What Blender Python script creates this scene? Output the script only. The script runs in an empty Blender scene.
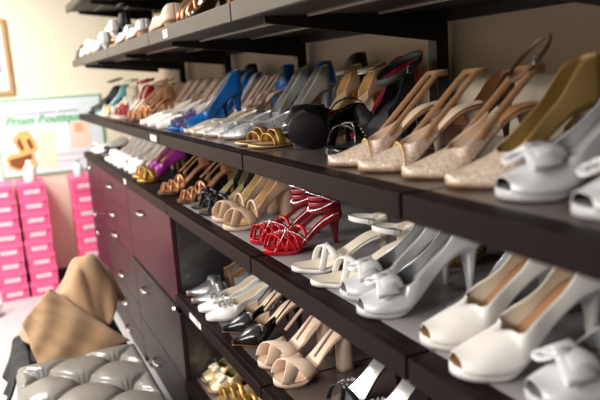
import bpy, math, random
from mathutils import Vector, Matrix
random.seed(7)
C = bpy.context.scene.collection
PI = math.pi
EYE = 1.5

# ------------------------------------------------------------------ helpers
def lin(c):
    return tuple((x/12.92 if x <= .04045 else ((x+.055)/1.055)**2.4) for x in c)
def rgb(r, g, b): return lin((r/255, g/255, b/255))

def mat(name, col, rough=.5, metal=0.0, bump=0.0, bscale=80, coat=0.0, var=0.0, vscale=6, sheen=0.0, spec=.5):
    m = bpy.data.materials.new(name); m.use_nodes = True
    nt = m.node_tree; b = nt.nodes['Principled BSDF']
    b.inputs['Base Color'].default_value = (*col, 1)
    b.inputs['Roughness'].default_value = rough
    b.inputs['Metallic'].default_value = metal
    b.inputs['Coat Weight'].default_value = coat
    b.inputs['Coat Roughness'].default_value = .08
    b.inputs['Sheen Weight'].default_value = sheen
    b.inputs['Specular IOR Level'].default_value = spec
    tc = nt.nodes.new('ShaderNodeTexCoord')
    if var:
        n = nt.nodes.new('ShaderNodeTexNoise'); n.inputs['Scale'].default_value = vscale; n.inputs['Detail'].default_value = 4
        r = nt.nodes.new('ShaderNodeValToRGB')
        r.color_ramp.elements[0].position = .3; r.color_ramp.elements[1].position = .7
        r.color_ramp.elements[0].color = (*[c*(1-var) for c in col], 1)
        r.color_ramp.elements[1].color = (*[min(1, c*(1+var)) for c in col], 1)
        nt.links.new(tc.outputs['Object'], n.inputs['Vector']); nt.links.new(n.outputs['Fac'], r.inputs['Fac'])
        nt.links.new(r.outputs['Color'], b.inputs['Base Color'])
    if bump:
        n = nt.nodes.new('ShaderNodeTexNoise'); n.inputs['Scale'].default_value = bscale; n.inputs['Detail'].default_value = 3
        bp = nt.nodes.new('ShaderNodeBump'); bp.inputs['Strength'].default_value = bump; bp.inputs['Distance'].default_value = .004
        nt.links.new(tc.outputs['Object'], n.inputs['Vector']); nt.links.new(n.outputs['Fac'], bp.inputs['Height'])
        nt.links.new(bp.outputs['Normal'], b.inputs['Normal'])
    return m

def glitter(name, col, spark, scale=420, metal=.5):
    """fabric sprinkled with flakes: each voronoi cell has its own brightness and tilt"""
    m = bpy.data.materials.new(name); m.use_nodes = True
    nt = m.node_tree; b = nt.nodes['Principled BSDF']
    tc = nt.nodes.new('ShaderNodeTexCoord')
    v = nt.nodes.new('ShaderNodeTexVoronoi'); v.inputs['Scale'].default_value = scale
    r = nt.nodes.new('ShaderNodeValToRGB')
    r.color_ramp.elements[0].position = .2; r.color_ramp.elements[0].color = (*col, 1)
    r.color_ramp.elements[1].position = .9; r.color_ramp.elements[1].color = (*spark, 1)
    sep = nt.nodes.new('ShaderNodeSeparateColor')
    nt.links.new(tc.outputs['Object'], v.inputs['Vector']); nt.links.new(v.outputs['Color'], sep.inputs['Color'])
    nt.links.new(sep.outputs['Red'], r.inputs['Fac']); nt.links.new(r.outputs['Color'], b.inputs['Base Color'])
    bp = nt.nodes.new('ShaderNodeBump'); bp.inputs['Strength'].default_value = .6; bp.inputs['Distance'].default_value = .002
    nt.links.new(sep.outputs['Green'], bp.inputs['Height']); nt.links.new(bp.outputs['Normal'], b.inputs['Normal'])
    b.inputs['Roughness'].default_value = .35; b.inputs['Metallic'].default_value = metal
    return m

class MB:
    def __init__(s): s.v = []; s.f = []; s.mi = []
    def add(s, vs, fs, mi=0):
        o = len(s.v); s.v += [tuple(v) for v in vs]; s.f += [tuple(i+o for i in f) for f in fs]; s.mi += [mi]*len(fs)
    def box(s, x0, x1, y0, y1, z0, z1, mi=0):
        s.add([(x0,y0,z0),(x1,y0,z0),(x1,y1,z0),(x0,y1,z0),(x0,y0,z1),(x1,y0,z1),(x1,y1,z1),(x0,y1,z1)],
              [(3,2,1,0),(4,5,6,7),(0,1,5,4),(1,2,6,5),(2,3,7,6),(3,0,4,7)], mi)
    def grid(s, rows, mi=0, closed=False):
        n = len(rows[0]); vs = [p for r in rows for p in r]; fs = []
        for i in range(len(rows)-1):
            for j in range(n if closed else n-1):
                k = (j+1) % n
                fs.append((i*n+j, i*n+k, (i+1)*n+k, (i+1)*n+j))
        s.add(vs, fs, mi)
    def loft(s, rings, mi=0, cap=True):
        s.grid(rings, mi, closed=True)
        if cap:
            n = len(rings[0]); o = len(s.v)-n*len(rings)
            s.f.append(tuple(o+i for i in range(n))[::-1]); s.mi.append(mi)
            o2 = len(s.v)-n; s.f.append(tuple(o2+i for i in range(n))); s.mi.append(mi)
    def tube(s, pts, r, n=8, mi=0, closed=False):
        rings = []
        P = [Vector(p) for p in pts]; m = len(P)
        for i in range(m):
            if closed: t = P[(i+1) % m]-P[i-1]
            else: t = P[min(i+1, m-1)]-P[max(i-1, 0)]
            t.normalize()
            a = t.cross(Vector((0,0,1)))
            if a.length < .05: a = t.cross(Vector((0,1,0)))
            a.normalize(); b = a.cross(t)
            rr = r[i] if isinstance(r, (list, tuple)) else r
            rings.append([P[i]+(a*math.cos(2*PI*k/n)+b*math.sin(2*PI*k/n))*rr for k in range(n)])
        if closed: rings.append(rings[0]); s.loft(rings, mi, cap=False)
        else: s.loft(rings, mi)
    def ribbon(s, pts, wd, width, th, mi=0, closed=False):
        """flat strap along pts; wd = width direction (one or per point)"""
        P = [Vector(p) for p in pts]; m = len(P); rings = []
        for i in range(m):
            t = (P[(i+1) % m]-P[i-1]) if closed else (P[min(i+1, m-1)]-P[max(i-1, 0)])
            t.normalize()
            w = Vector(wd[i] if isinstance(wd, list) else wd); w = w-t*w.dot(t); w.normalize()
            n = t.cross(w)
            ww = width[i] if isinstance(width, (list, tuple)) else width
            a = w*ww/2; b = n*th/2; c = w*(ww/2-th*.4)
            rings.append([P[i]-a, P[i]-c+b, P[i]+c+b, P[i]+a, P[i]+c-b, P[i]-c-b])
        if closed: rings.append(rings[0]); s.loft(rings, mi, cap=False)
        else: s.loft(rings, mi)
    def ball(s, c, r, mi=0, nu=6, nv=4):
        rx, ry, rz = r if isinstance(r, tuple) else (r, r, r)
        rows = []
        for i in range(nv+1):
            th = PI*i/nv
            rows.append([(c[0]+rx*math.sin(th)*math.cos(2*PI*j/nu), c[1]+ry*math.sin(th)*math.sin(2*PI*j/nu), c[2]+rz*math.cos(th)) for j in range(nu)])
        s.grid(rows, mi, closed=True)
    def build(s, name, mats, parent=None, smooth=True, bevel=0, solid=0, weld=False, inner=0, sub=0):
        me = bpy.data.meshes.new(name); me.from_pydata(s.v, [], s.f)
        if not isinstance(mats, (list, tuple)): mats = [mats]
        for m in mats: me.materials.append(m)
        for p, i in zip(me.polygons, s.mi): p.material_index = i; p.use_smooth = smooth
        me.update()
        o = bpy.data.objects.new(name, me); C.objects.link(o)
        if parent: o.parent = parent
        if weld:
            w = o.modifiers.new('weld', 'WELD'); w.merge_threshold = .0003
        if sub:
            q = o.modifiers.new('sub', 'SUBSURF'); q.levels = sub; q.render_levels = sub
        if solid:
            q = o.modifiers.new('solid', 'SOLIDIFY'); q.thickness = solid; q.offset = -1; q.material_offset = inner
        if bevel:
            q = o.modifiers.new('bevel', 'BEVEL'); q.width = bevel; q.segments = 2; q.limit_method = 'ANGLE'
            me.shade_flat() if hasattr(me, 'shade_flat') and not smooth else None
        return o

def empty(name, loc=(0,0,0), label=None, cat=None, group=None):
    o = bpy.data.objects.new(name, None); C.objects.link(o); o.location = loc
    o.empty_display_size = .05
    tag(o, label, cat, group); return o
def tag(o, label=None, cat=None, group=None, kind=None):
    if label: o['label'] = label
    if cat: o['category'] = cat
    if group: o['group'] = group
    if kind: o['kind'] = kind
    return o
def copy_tree(o, parent=None):
    c = o.copy(); C.objects.link(c)
    if parent: c.parent = parent
    for ch in list(o.children): copy_tree(ch, c)
    return c

# ------------------------------------------------------------------ materials
M = {}
M['wall'] = mat('cream paint', rgb(236,228,206), .75, bump=.05, bscale=30)
M['floor'] = mat('pale grey vinyl', rgb(178,178,180), .4, var=.03)
M['ceil'] = mat('ceiling white', rgb(235,232,225), .9)
M['lam'] = mat('dark brown laminate', rgb(26,15,15), .5, spec=.08, bump=.03, bscale=200)
M['lamgrey'] = mat('grey brown metal', rgb(84,79,72), .5, metal=.1, spec=.3)
M['under'] = mat('dark brown shelf underside', rgb(34,28,25), .55, spec=.3)
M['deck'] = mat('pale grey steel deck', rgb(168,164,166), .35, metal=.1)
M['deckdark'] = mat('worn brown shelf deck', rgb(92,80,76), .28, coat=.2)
M['post'] = mat('black steel', rgb(26,23,22), .45, metal=.3)
M['slot'] = mat('zinc slotted strip', rgb(150,148,145), .35, metal=.8)
M['ridge'] = mat('steel ridge', rgb(120,114,106), .4, metal=.6)
M['burg'] = mat('burgundy gloss front', rgb(64,29,38), .42, spec=.16)  # redder tone for the upper fronts and the far unit
M['cab'] = mat('dark taupe gloss front', rgb(50,40,37), .42, spec=.16)
M['side'] = mat('charcoal gloss panel', rgb(52,50,52), .25, coat=.4, bump=.08, bscale=14)
M['chrome'] = mat('polished chrome', rgb(225,222,218), .14, metal=1)
M['pink'] = mat('hot pink card', rgb(238,88,138), .55)
M['pinklid'] = mat('pink card lid', rgb(242,102,150), .5)
M['white'] = mat('white paper', rgb(244,240,236), .6)
M['boxlabel'] = mat('pale pink label', rgb(248,206,214), .6)
M['ink'] = mat('dark ink', rgb(60,56,56), .6)
M['greyink'] = mat('grey ink', rgb(170,172,184), .6)
M['poster'] = mat('pale blue poster', rgb(222,234,240), .35)
M['posteryellow'] = mat('pale yellow print', rgb(240,240,206), .4)
M['posterpink'] = mat('pale peach print', rgb(246,216,200), .4)
M['postergreen'] = mat('green edge', rgb(120,182,150), .4)
M['green'] = mat('green lettering', rgb(112,190,122), .4)
M['orange'] = mat('orange print', rgb(232,182,116), .5)
M['brownprint'] = mat('brown print', rgb(128,78,40), .5)
M['wood'] = mat('oak frame', rgb(186,146,98), .4, var=.15, vscale=30)
M['tan'] = mat('tan wool', rgb(168,135,102), .95, bump=.45, bscale=16, sheen=.3, var=.04, vscale=7)
M['blackcloth'] = mat('black cloth', rgb(30,30,33), .8, bump=.2, bscale=60)
M['leather'] = mat('grey leather', rgb(116,112,108), .28, bump=.06, bscale=160, coat=.1)
M['leatherdark'] = mat('grey leather seam', rgb(120,112,106), .5)
# shoe materials
S = {}
def s(n, *a, **k): S[n] = mat('shoe '+n, *a, **k)
s('red', rgb(196,14,36), .25, coat=.5); s('crimson', rgb(150,14,34), .35, coat=.2)
s('black', rgb(22,21,23), .6); s('patent', rgb(12,12,15), .2, coat=.4); s('gloss', rgb(14,13,16), .1, coat=1); s('blackin', rgb(34,32,33), .6)
s('nude', rgb(228,200,180), .4, coat=.15); s('nudein', rgb(222,196,172), .55); s('beige', rgb(206,172,146), .42, var=.05)
s('cream', rgb(236,226,208), .5); s('white', rgb(244,242,238), .38, coat=.15); s('ivory', rgb(246,243,238), .42)
s('silver', rgb(205,207,212), .27, metal=.85); s('silversatin', rgb(226,227,230), .32, metal=.2)
s('silverin', rgb(192,190,188), .3, metal=.45); s('grey', rgb(150,148,146), .6, bump=.3, bscale=400)
s('gold', rgb(212,170,98), .3, metal=.75, var=.1); s('palegold', rgb(226,200,160), .34, metal=.5); s('rosegold', rgb(206,150,108), .3, metal=.6)
s('goldin', rgb(190,166,112), .35, metal=.45); s('mustard', rgb(142,114,62), .5); s('tan', rgb(176,134,96), .5); s('tanin', rgb(168,124,86), .5)
s('blue', rgb(8,96,176), .35, coat=.2); s('darkblue', rgb(10,62,104), .4); s('navy', rgb(26,27,44), .35, coat=.3)
s('purple', rgb(150,44,140), .35, coat=.2); s('teal', rgb(96,164,172), .5); s('brown', rgb(92,62,44), .5)
s('olive', rgb(150,138,92), .45, metal=.2); s('pinkred', rgb(186,20,60), .4); s('soleblack', rgb(28,26,27), .5)
s('solewhite', rgb(226,222,214), .5); s('soletan', rgb(170,128,92), .5); s('crystal', rgb(206,206,212), .25, metal=.8)
S['glnude'] = glitter('nude glitter', rgb(214,182,160), rgb(255,240,224), metal=.15); S['glsilver'] = glitter('silver glitter', rgb(168,170,174), rgb(252,252,255))
S['glcream'] = glitter('cream glitter', rgb(206,190,172), rgb(252,246,236)); S['glgold'] = glitter('gold sequin', rgb(120,88,44), rgb(240,206,130), 260)
S['glblue'] = glitter('violet blue jewels', rgb(34,34,92), rgb(150,130,190), 240); S['mesh'] = glitter('grey sparkle mesh', rgb(160,156,150), rgb(214,210,204), 900, .1)
S['lace'] = glitter('black lace', rgb(6,6,7), rgb(44,42,44), 260, .0)

# ------------------------------------------------------------------ shoe generator
def clamp(x, a=0., b=1.): return max(a, min(b, x))
def sm(x): x = clamp(x); return x*x*(3-2*x)
def lerp(a, b, t): return a+(b-a)*t
def table(t, pts):
    for (a, u), (b, v) in zip(pts, pts[1:]):
        if t <= b: return lerp(u, v, sm((t-a)/(b-a)))
    return pts[-1][1]

class Last:
    """the foot form a shoe is built around; local x runs from toe (0) to heel (L)"""
    def __init__(s, L=.22, H=.09, P=.006, toe='almond', wb=.040, wh=.028, ball=.27, tc=None):
        s.L, s.H, s.P, s.toe, s.wb, s.wh = L, H, P, toe, wb, wh
        s.wt = {'point': .006, 'almond': .022, 'round': .036, 'square': .034}[toe]
        s.tc = {'point': .03, 'almond': .08, 'round': .17, 'square': .05}[toe]
        s.ball = ball
        if tc: s.tc = tc
        s.n = 36
        s.ts = [.5*(1-math.cos(PI*i/s.n)) for i in range(s.n+1)]
    def zs(s, t):
        return s.P+s.H*sm((t-s.ball)/(.87-s.ball)) + .004*clamp(1-t/.25)**2 + (.006*clamp((t-.84)/.16))
    def w(s, t):
        b = table(t, [(0, s.wt), (.33, s.wb), (.62, s.wh*.92), (.86, s.wh), (1.001, s.wh)])
        if t < s.tc: b *= math.sqrt(max(0, 1-(1-t/s.tc)**2))
        if t > .90: b *= math.sqrt(max(0, 1-((t-.90)/.10)**2))
        return max(b, .0004)
    def pt(s, t, lat, up=0): return (t*s.L, lat*s.w(t), s.zs(t)+up)
    def slope(s, t):
        a = max(0, t-.02); b = min(1, t+.02)
        return Vector(((b-a)*s.L, 0, s.zs(b)-s.zs(a))).normalized()
    def th(s, t): return lerp(max(s.P-.001, .004), .0055, sm((t-s.ball)/.15))

def add_sole(F, root, m, wedge=False, inset=1.0, name='sole'):
    b = MB(); rings = []
    for t in F.ts:
        w = F.w(t)*inset; z = F.zs(t)
        zb = .004*clamp(1-t/.25)**2*.9 if (t < F.ball or wedge) else max(0, z-F.th(t))
        if wedge: zb = .003*clamp(1-t/.25)**2
        x = t*F.L
        rings.append([(x,-w*.93,zb),(x,-w,(z+zb)/2),(x,-w,z-.0008),(x,-w*.96,z),(x,w*.96,z),(x,w,z-.0008),(x,w,(z+zb)/2),(x,w*.93,zb)])
    b.loft(rings); return b.build(name, m, root)
def add_insole(F, root, m, t0=.012, t1=.985):
    b = MB(); rows = []
    for t in F.ts:
        t = lerp(t0, t1, t); w = F.w(t)*.93; x = t*F.L; z = F.zs(t)+.0012
        rows.append([(x, w*k, z+.0022*k*k) for k in (-1,-.6,-.2,.2,.6,1)])
    b.grid(rows); return b.build('insole', m, root)
def add_heel(F, root, m, kind='stiletto'):
    if F.H < .004: return
    L, H = F.L, F.H
    b = MB(); n = 14; rings = []
    x0, x1 = .80*L, .992*L
    if kind == 'flat': x0 = .74*L
    tipc, tr = {'stiletto': (.925*L, .0048), 'block': (.90*L, .021), 'kitten': (.93*L, .006), 'flare': (.90*L, .026), 'flat': (.87*L, .027)}[kind]
    for i in range(9):
        u = i/8
        e = {'stiletto': u**.42, 'kitten': u**.5, 'block': u, 'flare': u, 'flat': u}[kind]
        ring = []
        for k in range(n):
            a = 2*PI*k/n; ca, sa = math.cos(a), math.sin(a)
            xt = (x0+x1)/2+(x1-x0)/2*ca; tt = clamp(xt/L)
            yt = F.wh*.97*sa*(1 if ca < 0 else 1)
            if kind in ('block', 'flare', 'flat'):
                bx = tipc+tr*(abs(ca)**.6)*(1 if ca > 0 else -1); by = tr*.95*(abs(sa)**.6)*(1 if sa > 0 else -1)
            else: bx = tipc+tr*ca; by = tr*sa
            zt = F.zs(tt)-.003
            ring.append((lerp(xt, bx, e), lerp(yt, by, e), lerp(zt, 0.0, u)))
        rings.append(ring)
    b.loft(rings)
    h = b.build('heel', m, root)
    if kind in ('stiletto', 'kitten'):
        t = MB(); t.loft([[(tipc+tr*1.05*math.cos(2*PI*k/8), tr*1.05*math.sin(2*PI*k/8), z) for k in range(8)] for z in (0, .006)])
        t.build('heel_tip', S['soleblack'], h)
def upper(F, root, mats, t0=0, t1=1, tv=.34, h0=.013, hv=.038, hs=.030, hc=.052, pe=74, drop=.10, name='upper', solid=.0016, n=30, flat=1.0):
    """closed toe up to tv, open topline behind it down to the heel counter"""
    b = MB()
    ts = [lerp(t0, t1, .5*(1-math.cos(PI*i/n))) for i in range(n+1)]
    if t0 < tv < t1: ts = sorted(set(ts+[tv+.001, tv+.006, tv+.015, tv+.03, tv+.05]))
    for sgn in (1, -1):
        rows = []
        for t in ts:
            h = table(t, [(0, h0), (max(tv,.05), hv), (max(.66, tv+.02), hs), (.86, hc), (1.001, hc*1.04)])
            q = clamp((t-tv)/drop)**.42 if t > tv else 0
            po = math.radians(lerp(90, 34, q))
            e1, e2 = .72, .85
            w = F.w(t)*1.03
            row = []
            for j in range(9):
                k = j/8; ph = po*k
                y = lerp(w*max(0, math.cos(ph))**e1, w*(1-(.10+.16*sm((t-.7)/.2))*k*k), q)
                z = lerp(h*math.sin(ph)**e2, h*k, q)
                row.append((t*F.L-(.006*k*sm((t-.9)/.1)), sgn*y, F.zs(t)-.002+z))
            rows.append(row if sgn > 0 else row[::-1])
        b.grid(rows)
    return b.build(name, mats, root, weld=True, solid=solid, inner=1 if len(mats) > 1 else 0)
def over(F, ta, tb, h, n=16, e=.85, f0=0., f1=1.):
    pts, wd = [], []
    for i in range(n+1):
        u = lerp(f0, f1, i/n); ph = PI*u; t = lerp(ta, tb, u)
        c = math.cos(ph); y = F.w(t)*1.02*(abs(c)**.8)*(1 if c > 0 else -1)
        pts.append((t*F.L, y, F.zs(t)+h*math.sin(ph)**e)); wd.append(tuple(F.slope(t)))
    return pts, wd
def strap(F, root, m, ta, tb, h, width, th=.0028, name='strap', f0=0., f1=1.):
    b = MB(); p, w = over(F, ta, tb, h, f0=f0, f1=f1); b.ribbon(p, w, width, th); return b.build(name, m, root)
def chain(F, root, m, pts, r=.0019, step=.0045, name='rhinestone_chain'):
    b = MB(); acc = 0; P = [Vector(p) for p in pts]
    for a, c in zip(P, P[1:]):
        d = (c-a).length
        while acc < d:
            q = a.lerp(c, acc/d); b.ball(q, r, nu=6, nv=4); acc += step
        acc -= d
    return b.build(name, m, root, smooth=False)
def ankle_path(F, up=.075, rx=.034, ry=.026, tilt=.25, cx=.84, n=26):
    pts = []
    for i in range(n):
        a = 2*PI*i/n
        x = cx*F.L+rx*math.cos(a)
        pts.append((x, ry*math.sin(a), F.zs(.86)+up+tilt*(x-cx*F.L)))
    return pts
def ankle(F, root, m, width=.009, name='ankle_strap', buckle=True, **k):
    b = MB(); p = ankle_path(F, **k); b.ribbon(p, [(0,0,1)]*len(p), width, .0026, closed=True)
    o = b.build(name, m, root)
    if buckle:
        q = MB(); c = p[19]; q.tube([(c[0]-.006,c[1]-.003,c[2]-.006),(c[0]+.006,c[1]-.003,c[2]-.006),(c[0]+.006,c[1]-.003,c[2]+.006),(c[0]-.006,c[1]-.003,c[2]+.006)], .0011, 5, closed=True)
        q.build('buckle', S['silver'], o)
    return o
def sling(F, root, m, ta=.46, ha=.03, up=.055, width=.007, name='slingback_strap'):
    pts = []
    for i in range(29):
        u = i/28; a = -1+2*u
        t = 1.0-(1.0-ta)*abs(a)**1.7
        if abs(a) < .35:
            x = F.L*1.01-.028*(1-math.sqrt(max(0, 1-(a/.35*.98)**2))) ; y = F.wh*1.0*(a/.35)
            z = F.zs(.95)+up
        else:
            q = (abs(a)-.35)/.65
            x = lerp(F.L*1.01-.026, ta*F.L, q); y = math.copysign(lerp(F.wh*1.0, F.w(ta)*.98, q), a); z = lerp(F.zs(.95)+up, F.zs(ta)+ha, q)
        pts.append((x, y, z))
    b = MB(); b.ribbon(pts, [(0,0,1)]*len(pts), width, .0024); return b.build(name, m, root)
def counter(F, root, mats, t0=.74, hc=.055, name='heel_counter'):
    return upper(F, root, mats, t0=t0, t1=1, tv=.0, drop=.01, hv=.02, hs=.02, hc=hc, pe=66, name=name, n=14)
def bow(F, root, m, t=.22, h=.045, size=.03, name='bow'):
    cx, cz = t*F.L, F.zs(t)+h
    b = MB()
    for sgn in (1, -1):
        for dx, sc_, dz in ((0, 1, 0), (.010, .8, .004)):
            pts = []
            for i in range(16):
                a = 2*PI*i/16
                y = sgn*(size*.62*sc_*(1-math.cos(a))+.001); z = size*.26*math.sin(a)*(.3+.7*(1-math.cos(a))/2)
                pts.append((cx+dx, y, cz+dz+z-.34*abs(y)))
            b.ribbon(pts, [(1,0,.25)]*16, [size*(.6+.5*(1-math.cos(2*PI*i/16))/2) for i in range(16)], .003, closed=True)
    o = b.build(name, m, root)
    k = MB(); k.ball((cx,0,cz+.002), (size*.42,size*.24,size*.22), nu=10, nv=8); k.build('bow_knot', m, o)
    return o
def gems(F, root, m, t=.24, h=.04, rx=.022, ry=.026, n=34, r=.0032, name='crystal_cluster'):
    rnd = random.Random(n+int(t*100)); b = MB()
    for i in range(n):
        a = rnd.random()*2*PI; d = math.sqrt(rnd.random())
        x = t*F.L+rx*d*math.cos(a); y = ry*d*math.sin(a); tt = clamp(x/F.L)
        ph = math.acos(clamp(abs(y)/(F.w(tt)*1.03), 0, .98))
        b.ball((x, y, F.zs(tt)+h*math.sin(ph)**.85+.002), r*rnd.uniform(.6,1.2), nu=6, nv=4)
    return b.build(name, m, root, smooth=False)

def shoe_root(): return empty('shoe')
KINDS = {}
def kind(f): KINDS[f.__name__] = f; return f

def pump(r, F, up, lin_, ins, heel_m, hk='stiletto', peep=False, **k):
    add_sole(F, r, heel_m if k.pop('sole_as_heel', False) else S['soletan']); add_insole(F, r, ins); add_heel(F, r, heel_m, hk)
    if peep: k.setdefault('t0', .035); k.setdefault('h0', .017)
    return upper(F, r, [up, lin_], **k)

@kind
def red_sandal(r):
    F = Last(.205, .056, .010, 'almond', .043, .031)
    add_sole(F, r, S['red']); add_insole(F, r, S['red'], t1=.50)
    b = MB(); rows = []                                            # silver heel bed
    for i in range(15):
        t = lerp(.50, .985, i/14); w = F.w(t)*.95
        rows.append([(t*F.L, w*q, F.zs(t)+.0022+.002*q*q) for q in (-1,-.5,0,.5,1)])
    b.grid(rows); b.build('heel_bed', S['silverin'], r)
    add_heel(F, r, S['crimson'], 'stiletto')
    for ta, tb in ((.05,.20), (.10,.30), (.30,.10), (.20,.40), (.40,.20), (.32,.34), (.44,.46)): strap(F, r, S['red'], ta, tb, .036, .0085)
    upper(F, r, [S['red'], S['crimson']], t0=.34, t1=1, tv=0, drop=.01, hv=.02, hs=.020, hc=.024, name='side_wall', n=16)
    for ta, tb in ((.08,.46), (.46,.08)):
        p, _ = over(F, ta, tb, .041); chain(F, r, S['crystal'], p, .0017, .0058)
    counter(F, r, [S['crimson'], S['crimson']], t0=.82, hc=.042)
    for up in (.026, .041, .056): ankle(F, r, S['crimson'], width=.012, up=up, rx=.040, ry=.031, buckle=False, tilt=.1, cx=.80)
    p = ankle_path(F, up=.048, rx=.043, ry=.034, tilt=-.45, cx=.80); chain(F, r, S['crystal'], p+[p[0]], .0017, .0058)
    p = ankle_path(F, up=.040, rx=.043, ry=.034, tilt=.4, cx=.80); chain(F, r, S['crystal'], p+[p[0]], .0017, .0058)
    chain(F, r, S['crystal'], [F.pt(t, -1.05, .012) for t in (.40,.5,.6,.7,.8,.9)], .0017, .0058)
@kind
def beige_sandal(r):
    F = Last(.215, .085, .012, 'round', .042, .030)
    add_sole(F, r, S['nude']); add_insole(F, r, S['palegold']); add_heel(F, r, S['beige'], 'block')
    for ta, tb in ((.10,.36), (.36,.10)): strap(F, r, S['beige'], ta, tb, .044, .026, .004)
    strap(F, r, S['nude'], .40, .42, .050, .008)
    upper(F, r, [S['beige'], S['palegold']], t0=.44, t1=1, tv=0, drop=.01, hv=.02, hs=.034, hc=.062, pe=64, name='quarter')
    ankle(F, r, S['nude'], width=.008, up=.065)
@kind
def white_sandal(r):
    F = Last(.225, .056, .008, 'almond', .043, .029)
    add_sole(F, r, S['white']); add_insole(F, r, S['cream']); add_heel(F, r, S['cream'], 'stiletto')
    for ta, tb in ((.26,.42), (.42,.26)): strap(F, r, S['white'], ta, tb, .040, .014, .0035)
    counter(F, r, [S['cream'], S['cream']], t0=.84, hc=.042)
    ankle(F, r, S['white'], width=.011, up=.034, rx=.044, ry=.034, tilt=-.15, cx=.78)
@kind
def silver_bow_peep(r):
    F = Last(.225, .095, .011, 'round', .042, .029)
    pump(r, F, S['silversatin'], S['silver'], S['grey'], S['silversatin'], peep=True, tv=.34, hv=.042, sole_as_heel=True, hc=.056)
    bow(F, r, S['silversatin'], .20, .050, .034)
@kind
def white_peep_pump(r):
    F = Last(.225, .095, .012, 'round', .043, .029)
    pump(r, F, S['ivory'], S['cream'], S['tanin'], S['ivory'], peep=True, tv=.36, hv=.046, sole_as_heel=True, hc=.056)
@kind
def navy_sandal(r):
    F = Last(.215, .08, .010, 'round', .041, .029)
    add_sole(F, r, S['navy']); add_insole(F, r, S['olive']); add_heel(F, r, S['navy'], 'stiletto')
    for ta, tb, h in ((.10,.30,.036), (.30,.10,.036), (.36,.22,.046), (.24,.42,.046)): strap(F, r, S['navy'], ta, tb, h, .012, .0035)
    for y, t in ((-.35,.2),(.4,.3)):                                # coiled rosettes
        b = MB(); pts = [((t*F.L)+.012*(1-i/40)*math.cos(i*.5), y*.03+.012*(1-i/40)*math.sin(i*.5), F.zs(t)+.046+i*.0003) for i in range(36)]
        b.tube(pts, .0022, 6); b.build('rosette', S['patent'], r)
    counter(F, r, [S['black'], S['olive']], t0=.66, hc=.06)
    ankle(F, r, S['navy'], width=.009, up=.062)
@kind
def gold_strappy(r):
    F = Last(.215, .085, .010, 'almond', .040, .028)
    add_sole(F, r, S['brown']); add_insole(F, r, S['rosegold']); add_heel(F, r, S['rosegold'], 'stiletto')
    for ta, tb, h in ((.08,.22,.034), (.22,.08,.034), (.20,.34,.042), (.34,.20,.042), (.32,.46,.05), (.46,.32,.05)): strap(F, r, S['rosegold'], ta, tb, h, .009, .003)
    counter(F, r, [S['rosegold'], S['tan']], t0=.78, hc=.052)
    ankle(F, r, S['tan'], width=.008, up=.075, rx=.038)
    sling(F, r, S['tan'], ta=.44, ha=.05, up=.06, width=.006)
@kind
def purple_gold(r):
    F = Last(.225, .075, .012, 'round', .042, .029)
    add_sole(F, r, S['gold']); add_insole(F, r, S['gold']); add_heel(F, r, S['gold'], 'stiletto')
    strap(F, r, S['gold'], .12, .30, .042, .020, .004); strap(F, r, S['gold'], .30, .12, .042, .020, .004)
    upper(F, r, [S['purple'], S['gold']], t0=.34, t1=1, tv=.44, hv=.048, hs=.045, hc=.06)
@kind
def white_bow_pump(r):
    F = Last(.22, .085, .008, 'almond', .041, .028)
    pump(r, F, S['white'], S['beige'], S['beige'], S['white'], sole_as_heel=True, tv=.34)
    bow(F, r, S['white'], .20, .046, .034)
@kind
def white_flower_flat(r):
    F = Last(.22, .02, .006, 'round', .041, .029)
    pump(r, F, S['white'], S['cream'], S['tanin'], S['solewhite'], 'flat', tv=.36, hs=.04, hc=.05)
    b = MB()
    for i in range(7):
        a = 2*PI*i/7; b.ball((.17*F.L+.012*math.cos(a), .012*math.sin(a), F.zs(.17)+.046), (.010,.010,.005), nu=8, nv=5)
    b.build('flower', S['white'], r)
    gems(F, r, S['gold'], .17, .05, .006, .006, 6, .003, 'flower_centre')
@kind
def black_flat(r):
    F = Last(.22, .015, .006, 'round', .041, .029)
    pump(r, F, S['patent'], S['blackin'], S['blackin'], S['soleblack'], 'flat', tv=.36, hs=.035, hc=.05)
    bow(F, r, S['patent'], .18, .045, .022)
@kind
def taupe_pump(r):
    F = Last(.215, .095, .006, 'almond', .040, .028)
    pump(r, F, S['tan'], S['beige'], S['beige'], S['tan'], tv=.36)
@kind
def brown_pump(r):
    F = Last(.215, .09, .006, 'point', .040, .028)
    pump(r, F, S['brown'], S['tanin'], S['tanin'], S['brown'], tv=.36)
@kind
def grey_pump(r):
    F = Last(.215, .095, .006, 'almond', .040, .028)
    pump(r, F, S['silversatin'], S['grey'], S['grey'], S['silversatin'], tv=.36)
@kind
def olive_pump(r):
    F = Last(.215, .095, .006, 'almond', .040, .028)
    pump(r, F, S['patent'], S['blackin'], S['olive'], S['patent'], tv=.36)
@kind
def cream_flat(r):
    F = Last(.220, .018, .006, 'point', .042, .029)
    pump(r, F, S['glcream'], S['cream'], S['nudein'], S['soletan'], 'flat', tv=.40, hv=.036, hs=.024, hc=.036)
@kind
def silver_flat(r):
    F = Last(.220, .018, .006, 'point', .043, .029)
    pump(r, F, S['glsilver'], S['silversatin'], S['grey'], S['soletan'], 'flat', tv=.42, hv=.038, hs=.024, hc=.036)
@kind
def glitter_slingback(r):
    F = Last(.225, .092, .006, 'almond', .043, .029)
    add_sole(F, r, S['soletan']); add_insole(F, r, S['nudein']); add_heel(F, r, S['glnude'], 'stiletto')
    upper(F, r, [S['glnude'], S['nudein']], t1=.60, tv=.36, hv=.036, hs=.014, hc=.012)
    sling(F, r, S['tan'], ta=.48, ha=.022, up=.055, width=.010)
    p, _ = over(F, .32, .32, .037); chain(F, r, S['gold'], p, .0022, .006, 'bead_trim')
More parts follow.
